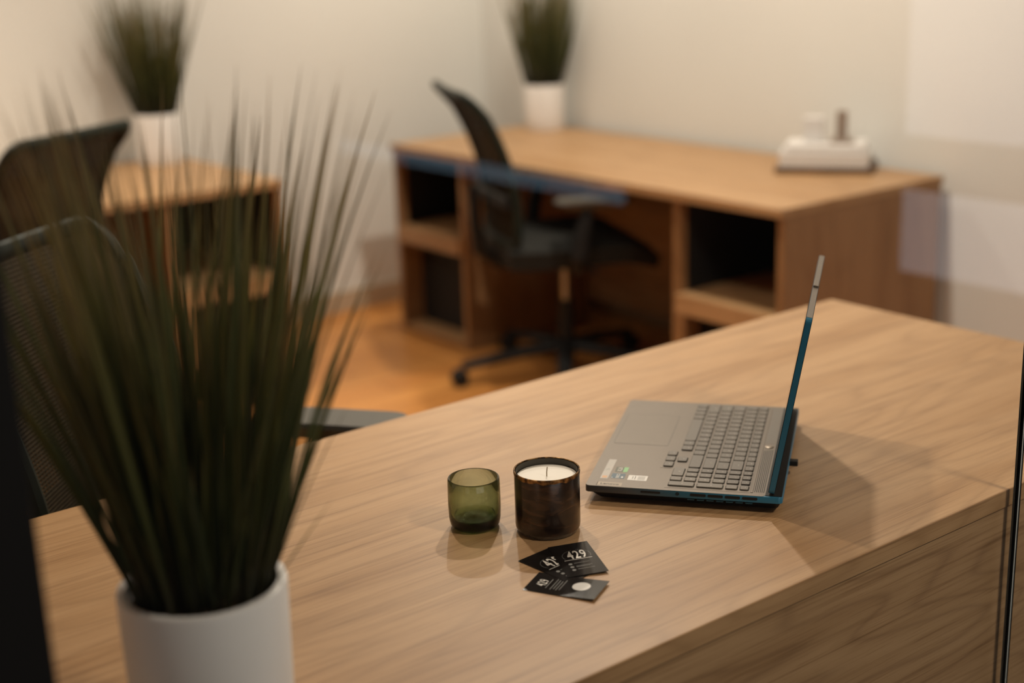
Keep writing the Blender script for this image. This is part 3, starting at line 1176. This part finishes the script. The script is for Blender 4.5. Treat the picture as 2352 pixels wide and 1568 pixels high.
# printed legends, one flat print joined on the keyboard (reads from the sitter's side)
_gl = {}
bm = bmesh.new()
for t_, u_, s, size in legends:
    if s.strip() == '':
        continue
    if (s, size) not in _gl:
        _gl[s, size] = text_mesh(s, size, 'legend', 'legend', depth=0.00002)
    tmp = _gl[s, size].copy()
    tmp.transform(Matrix.Translation((t_, u_, 0.02584)) @ Matrix.Rotation(-PI / 2, 4, 'Z'))
    bm.from_mesh(tmp)
    bpy.data.meshes.remove(tmp)
me = bpy.data.meshes.new('key_legends')
bm.to_mesh(me)
bm.free()
me.materials.append(M['legend'])
tag(link('key_legends', me, kb), kind='stuff')

# stickers and badge
SZ = 0.0238


def sticker(name, t0, t1, u0, u1, mat, z=0.00008, parent=None):
    bm = bmesh.new()
    prism(bm, rrect(t0 * mm, t1 * mm, u0 * mm, u1 * mm, 0.0006, 2), SZ, SZ + z)
    return obj(name, bm, mat, parent or lap)


def print_on(parent, s, size, mat, t, u, z, rot, xs=1.0, bold=0.0, spacing=1.0):
    me_ = text_mesh(s, size, mat, 'lettering', xs, bold, spacing=spacing)
    return link('lettering', me_, parent, loc=(t * mm, u * mm, SZ + z), rot=(0, 0, rot))


sA = sticker('long_sticker', 15.0, 25.3, 27.5, 98.6, 'silver_label')
sticker('orange_print', 17.0, 23.5, 30, 38, 'orange_label', 0.00012, sA)
print_on(sA, '<|', 0.0080, 'grey_print', 20, 62, 0.00012, -PI / 2)
sG = sticker('green_sticker', 30.2, 47.0, 54.0, 72.0, 'darkgreen_label')
sticker('green_band', 41.0, 47.0, 54.0, 72.0, 'green_label', 0.00012, sG)
print_on(sG, 'RTX', 0.0085, 'card_print', 35.6, 63, 0.00013, -PI / 2, 0.85, 0.0001)
sB = sticker('blue_sticker', 28.6, 46.8, 30.4, 48.0, 'blue_label')
print_on(sB, 'CORE', 0.0058, 'card_print', 37.0, 39.2, 0.00013, -PI / 2, 1.0, 0.00008)
sticker('white_square', 42.2, 44.8, 33.0, 38.0, 'white_label', 0.00012, sB)
sticker('white_dot', 29.6, 31.0, 32.0, 34.0, 'white_label', 0.00012, sB)
sW = sticker('white_sticker', 51.6, 77.2, 27.4, 45.0, 'white_label')
for k in range(5):
    sticker('printed_line', 64.5, 74.5, 30.5 + 2.6 * k, 31.4 + 2.6 * k, 'grey_print', 0.00012, sW)
sticker('printed_bar', 60.8, 61.5, 30.0, 42.5, 'dark_print', 0.00012, sW)
sticker('printed_bar', 57.5, 58.2, 31.5, 41.0, 'grey_print', 0.00012, sW)
bdg = sticker('badge', 15.2, 47.6, 3.6, 15.6, 'badge')
sticker('badge_edge', 14.6, 15.2, 3.6, 15.6, 'dark_print', 0.00016)
print_on(bdg, 'Lenovo', 0.0080, 'dark_print', 31.4, 9.4, 0.00014, 0, 1.05, 0.00012)

# lid
hx, hz = 0.2425, 0.0262
tilt = math.atan2(0.2845 - 0.2425, 0.2637 - 0.0280)
lid = link('lid', None, lap)
lid_len = 0.2385
bm = bmesh.new()
prism(bm, rrect(0.0, lid_len, 0.0, LW - 0.004, 0.006, 4), -0.0036, 0.0036)
# local x -> up, local z -> toward the back
bpy.data.objects.remove(lid)
Rlid = Matrix.Translation((hx, 0.002, hz)) @ Matrix.Rotation(tilt, 4, 'Y') @ Matrix(((0, 0, 1, 0), (0, 1, 0, 0), (1, 0, 0, 0), (0, 0, 0, 1)))
bmesh.ops.transform(bm, matrix=Rlid, verts=bm.verts)
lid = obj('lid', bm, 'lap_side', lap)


def lid_piece(name, x0, x1, y0, y1, z0, z1, mat, bev=0.0):
    bm = bmesh.new()
    box(bm, x0, x1, y0, y1, z0, z1, bev)
    bmesh.ops.transform(bm, matrix=Rlid, verts=bm.verts)
    return obj(name, bm, mat, lid)


lid_piece('bezel', 0.002, lid_len - 0.002, 0.001, LW - 0.005, -0.0042, -0.0036, 'recess')
lid_piece('screen', 0.022, lid_len - 0.008, 0.006, LW - 0.010, -0.0044, -0.0042, 'screen')
lid_piece('back_cover', 0.003, lid_len - 0.001, 0.0015, LW - 0.0055, 0.0036, 0.0042, 'lap_bottom')
lid_piece('webcam_notch', lid_len - 0.0006, lid_len + 0.0030, LW / 2 - 0.022, LW / 2 + 0.018, -0.0034, 0.0034, 'lap_top', 0.0006)
lid_piece('top_edge', lid_len - 0.0003, lid_len + 0.0003, 0.0055, LW - 0.0095, -0.0035, 0.0035, 'lap_top')
for y0 in (0.055, LW - 0.105):
    bm = bmesh.new()
    tube(bm, [(hx + 0.001, y0, 0.0262), (hx + 0.001, y0 + 0.05, 0.0262)], 0.0038, 10)
    obj('hinge', bm, 'lap_bottom', lap, smooth=True)
# plug in the rear port
obj('rear_plug', B(LT - 0.002, LT + 0.011, 0.137, 0.149, 0.0145, 0.0215, bev=0.001), 'plastic', lap)

# ------------------------------------------------------------------ glass tumbler
cup = bmesh.new()
R1, H1 = 0.0335, 0.0665
outer = [(0.0, 0.0004), (0.0235, 0.0002), (0.0285, 0.0016), (0.0318, 0.0060), (0.0330, 0.0130), (R1 + 0.0002, 0.030), (R1, 0.050), (R1 - 0.0004, H1 - 0.0016), (R1 - 0.0012, H1 - 0.0003), (R1 - 0.0022, H1), (R1 - 0.0032, H1 - 0.0006), (R1 - 0.0036, H1 - 0.002)]
inner = [(R1 - 0.0036, 0.045), (R1 - 0.0040, 0.022), (R1 - 0.0055, 0.0160), (0.0225, 0.0130), (0.0140, 0.0122), (0.0080, 0.0135), (0.0, 0.0142)]
lathe(cup, outer + inner, 64)
tag(obj('glass_tumbler', cup, 'green_glass', loc=(0.9883, 1.3640, DZ), smooth=True), 'small green blown-glass tumbler standing beside the candle', 'tumbler')

# ------------------------------------------------------------------ candle
can = thing('candle', (1.0508, 1.2935, DZ), 0, 'white wax candle in a dark bronze vessel with a gold rim', 'candle')
R2, H2 = 0.0412, 0.0815
bm = bmesh.new()
lathe(bm, [(R2 - 0.0032, 0.0065), (R2 - 0.0004, 0.0065), (R2, 0.010), (R2, H2 - 0.0055), (R2 - 0.0012, H2 - 0.0020), (R2 - 0.0018, H2 - 0.0030), (R2 - 0.0022, 0.030), (R2 - 0.0032, 0.012)], 72, close=True)
obj('vessel', bm, 'bronze', can, smooth=True)
bm = bmesh.new()
lathe(bm, [(0, 0.0), (R2 - 0.0065, 0.0), (R2 - 0.0030, 0.0014), (R2 - 0.0006, 0.0064), (0, 0.0064)], 72)
obj('glass_foot', bm, 'smoke_foot', can, smooth=True)
bm = bmesh.new()
n = 72
prof = [(R2 + 0.0003, H2 - 0.0055), (R2 + 0.0008, H2 - 0.003), (R2 + 0.0006, H2 - 0.0005), (R2 - 0.0003, H2), (R2 - 0.0012, H2 - 0.0005), (R2 - 0.0014, H2 - 0.0020), (R2 - 0.0004, H2 - 0.0055)]
lathe(bm, prof, n, close=True)
for v in bm.verts:
    a = math.atan2(v.co.y, v.co.x)
    if v.co.z < H2 - 0.005:
        v.co.z += 0.0008 * math.sin(9 * a) + 0.0006 * math.sin(17 * a + 1)
obj('rim', bm, 'gold', can, smooth=True)
bm = bmesh.new()
lathe(bm, [(R2 - 0.0024, 0.013), (R2 - 0.0024, H2 - 0.0105), (R2 - 0.0034, H2 - 0.0090), (0.026, H2 - 0.0096), (0.010, H2 - 0.0100), (0, H2 - 0.0103)], 72)
obj('wax', bm, 'wax', can, smooth=True)
bm = bmesh.new()
lathe(bm, [(R2 - 0.0026, H2 - 0.016), (R2 - 0.0022, H2 - 0.0012)], 72)
obj('inner_wall', bm, mat_plain('vessel_inner_wall', (0.035, 0.030, 0.020, 1), 0.35), can, smooth=True)
bm = bmesh.new()
tube(bm, [(0, 0, H2 - 0.0115), (0.0003, 0.0002, H2 - 0.005), (0.0014, 0.0003, H2 + 0.0015)], 0.0007, 6)
obj('wick', bm, 'wick', can, smooth=True)

# ------------------------------------------------------------------ business cards
CW, CH, CT = 0.0500, 0.0885, 0.00045


def card(origin, up_angle, z, label, curl=0.0):
    """origin = top-left corner; local x = reading direction, local y = up"""
    t = thing('business_card', (origin[0], origin[1], z), up_angle - PI / 2, label, 'card', 'black business cards on the near desk')
    bm = bmesh.new()
    n = 8
    lo, hi = [], []
    for i in range(n + 1):
        y = -CH * i / n
        dz = curl * (i / n) ** 2
        lo.append([bm.verts.new((x, y, dz)) for x in (0, CW)])
        hi.append([bm.verts.new((x, y, dz + CT)) for x in (0, CW)])
    for i in range(n):
        bm.faces.new((hi[i][0], hi[i][1], hi[i + 1][1], hi[i + 1][0]))
        bm.faces.new((lo[i][0], lo[i + 1][0], lo[i + 1][1], lo[i][1]))
        for s in (0, 1):
            bm.faces.new((lo[i][s], hi[i][s], hi[i + 1][s], lo[i + 1][s]))
    bm.faces.new((lo[0][0], lo[0][1], hi[0][1], hi[0][0]))
    bm.faces.new((lo[n][0], hi[n][0], hi[n][1], lo[n][1]))
    obj('sheet', bm, 'card', t)
    return t


def card_text(t, s, size, x, y, xs=1.0, mat='card_print', bold=0.0, spacing=1.0, curl=0.0):
    f = -y / CH
    link('lettering', text_mesh(s, size, mat, 'lettering', xs, bold, depth=0.00003, spacing=spacing), t, loc=(x, y, CT + 0.00005 + curl * f * f))


def card_bar(t, x0, x1, y0, y1, name='rule', mat='card_print', curl=0.0):
    f = -(y0 + y1) / 2 / CH
    obj(name, B(x0, x1, y0, y1, CT, CT + 0.00006), mat, t, loc=(0, 0, curl * f * f))


def logo_face(t):
    # dotted arc over the numerals, made of tiny print marks
    bm = bmesh.new()
    for k in range(34):
        if k in (16, 17):
            continue
        a = math.radians(205 - 230 * k / 33)
        x, y = 0.0265 + 0.0175 * math.cos(a), -0.0345 + 0.0150 * math.sin(a)
        sub = 0.00030
        vs_ = [bm.verts.new((x + dx * sub, y + dy * sub * 1.5, CT + 0.00006)) for dx, dy in ((-1, -1), (1, -1), (1, 1), (-1, 1))]
        bm.faces.new(vs_)
    tag(obj('arc_print', bm, 'card_dim2', t), kind='stuff')
    card_text(t, '429', 0.0300, 0.0270, -0.0335, 0.50, 'card_print', 0.00035, 1.10)
    card_bar(t, 0.0085, 0.0430, -0.0455, -0.0447)
    for k, s in enumerate(('', '', '')):
        y = -0.0560 - 0.0082 * k
        bm = bmesh.new()
        lathe(bm, [(0.0024, CT), (0.0024, CT + 0.00006), (0, CT + 0.00006)], 20)
        obj('bullet', bm, 'card_dim', t, loc=(0.0125, y, 0))
        card_bar(t, 0.0175, 0.0175 + (0.019, 0.020, 0.021)[k], y + 0.0006, y + 0.0014, 'printed_line', 'card_dim')
        if k == 1:
            card_bar(t, 0.0175, 0.0350, y - 0.0016, y - 0.0008, 'printed_line', 'card_dim')


M['card_dim2'] = mat_plain('card_arc_print', (0.24, 0.23, 0.21, 1), 0.5)
# lowest card: its top edge points away to the left
c3 = card((0.9172, 1.1793), math.atan2(0.0782, -0.0407), DZ + 0.00002, 'lowest black business card, bearing a round silver disc', 0.0)
bm = bmesh.new()
lathe(bm, [(0.0107, CT), (0.0107, CT + 0.00008), (0, CT + 0.00008)], 40)
obj('silver_disc', bm, 'card_disc', c3, loc=(0.0285, -0.0620, 0))
card_text(c3, '429', 0.0170, 0.0250, -0.0155, 0.58, 'card_print', 0.00008, 1.15)
card_bar(c3, 0.0130, 0.0370, -0.0236, -0.0230, mat='card_dim2')
for k in range(4):
    card_bar(c3, 0.0110 + 0.002 * (k % 2), 0.0390 - 0.002 * (k % 3), -0.0300 - 0.0036 * k, -0.0290 - 0.0036 * k, 'printed_line', 'card_dim')
c1 = card((0.9617, 1.2427), math.atan2(0.997, -0.073), DZ + CT + 0.00016, 'black business card numbered 429, half covered by another card')
logo_face(c1)
c2 = card((1.0118, 1.2473), math.atan2(0.912, 0.410), DZ + 2 * CT + 0.00030, 'uppermost black business card with the number 429 in full view')
logo_face(c2)



def bend(t, along, across):
    """give a card its slight warp; the print follows the sheet"""
    for ch_ in t.children:
        for v in ch_.data.vertices:
            fy = -(v.co.y + ch_.location.y) / CH
            fx_ = (v.co.x + ch_.location.x) / CW
            v.co.z += along * fy * fy + across * fx_


bend(c3, 0.0032, 0.0)
bend(c2, 0.0, 0.0016)

# ------------------------------------------------------------------ things on the far desk
fx = Vector((0.569, -0.822, 0)).normalized()
frot = math.atan2(fx.y, fx.x)
bk = thing('book', (3.240, 2.864, DZ), frot, 'thin dark brown book lying under the white box', 'book')
obj('cover', B(0, 0.290, 0.0, 0.200, 0, 0.0165, bev=0.002), 'box_dark', bk)
obj('pages', B(0.003, 0.285, 0.004, 0.2015, 0.003, 0.0135), 'box_white', bk)
bx_ = thing('carton', (3.240 + 0.012 * fx.x - 0.01 * fx.y, 2.864 + 0.012 * fx.y + 0.01 * fx.x, DZ + 0.0166), frot, 'white carton box lying on the dark book', 'box')
obj('body', B(0, 0.262, 0, 0.170, 0, 0.046, bev=0.003), 'box_white', bx_)
obj('lid', B(0.014, 0.250, 0.010, 0.160, 0.0462, 0.066, bev=0.003), 'box_white', bx_)
b2 = thing('dispenser', (3.240 + 0.19 * fx.x - 0.09 * fx.y, 2.864 + 0.19 * fx.y + 0.09 * fx.x, DZ + 0.0828), frot, 'small taupe upright holder on top of the white box', 'holder')
bm = bmesh.new()
prism(bm, rrect(-0.035, 0.035, -0.028, 0.028, 0.008, 4), 0, 0.012, 0.002, 0.003)
obj('foot', bm, 'bottle_brown', b2)
bm = bmesh.new()
prism(bm, rrect(-0.018, 0.014, -0.012, 0.012, 0.004, 4), 0.0121, 0.095, 0.002, 0.004)
obj('upright', bm, 'bottle_brown', b2)
b3 = obj('small_box', B(-0.03, 0.03, -0.02, 0.02, 0, 0.075, bev=0.003), 'box_white', loc=(3.240 + 0.105 * fx.x - 0.10 * fx.y, 2.864 + 0.105 * fx.y + 0.10 * fx.x, DZ + 0.0828), rot=(0, 0, frot))
tag(b3, 'small pale upright box beside the taupe holder on the carton', 'box')
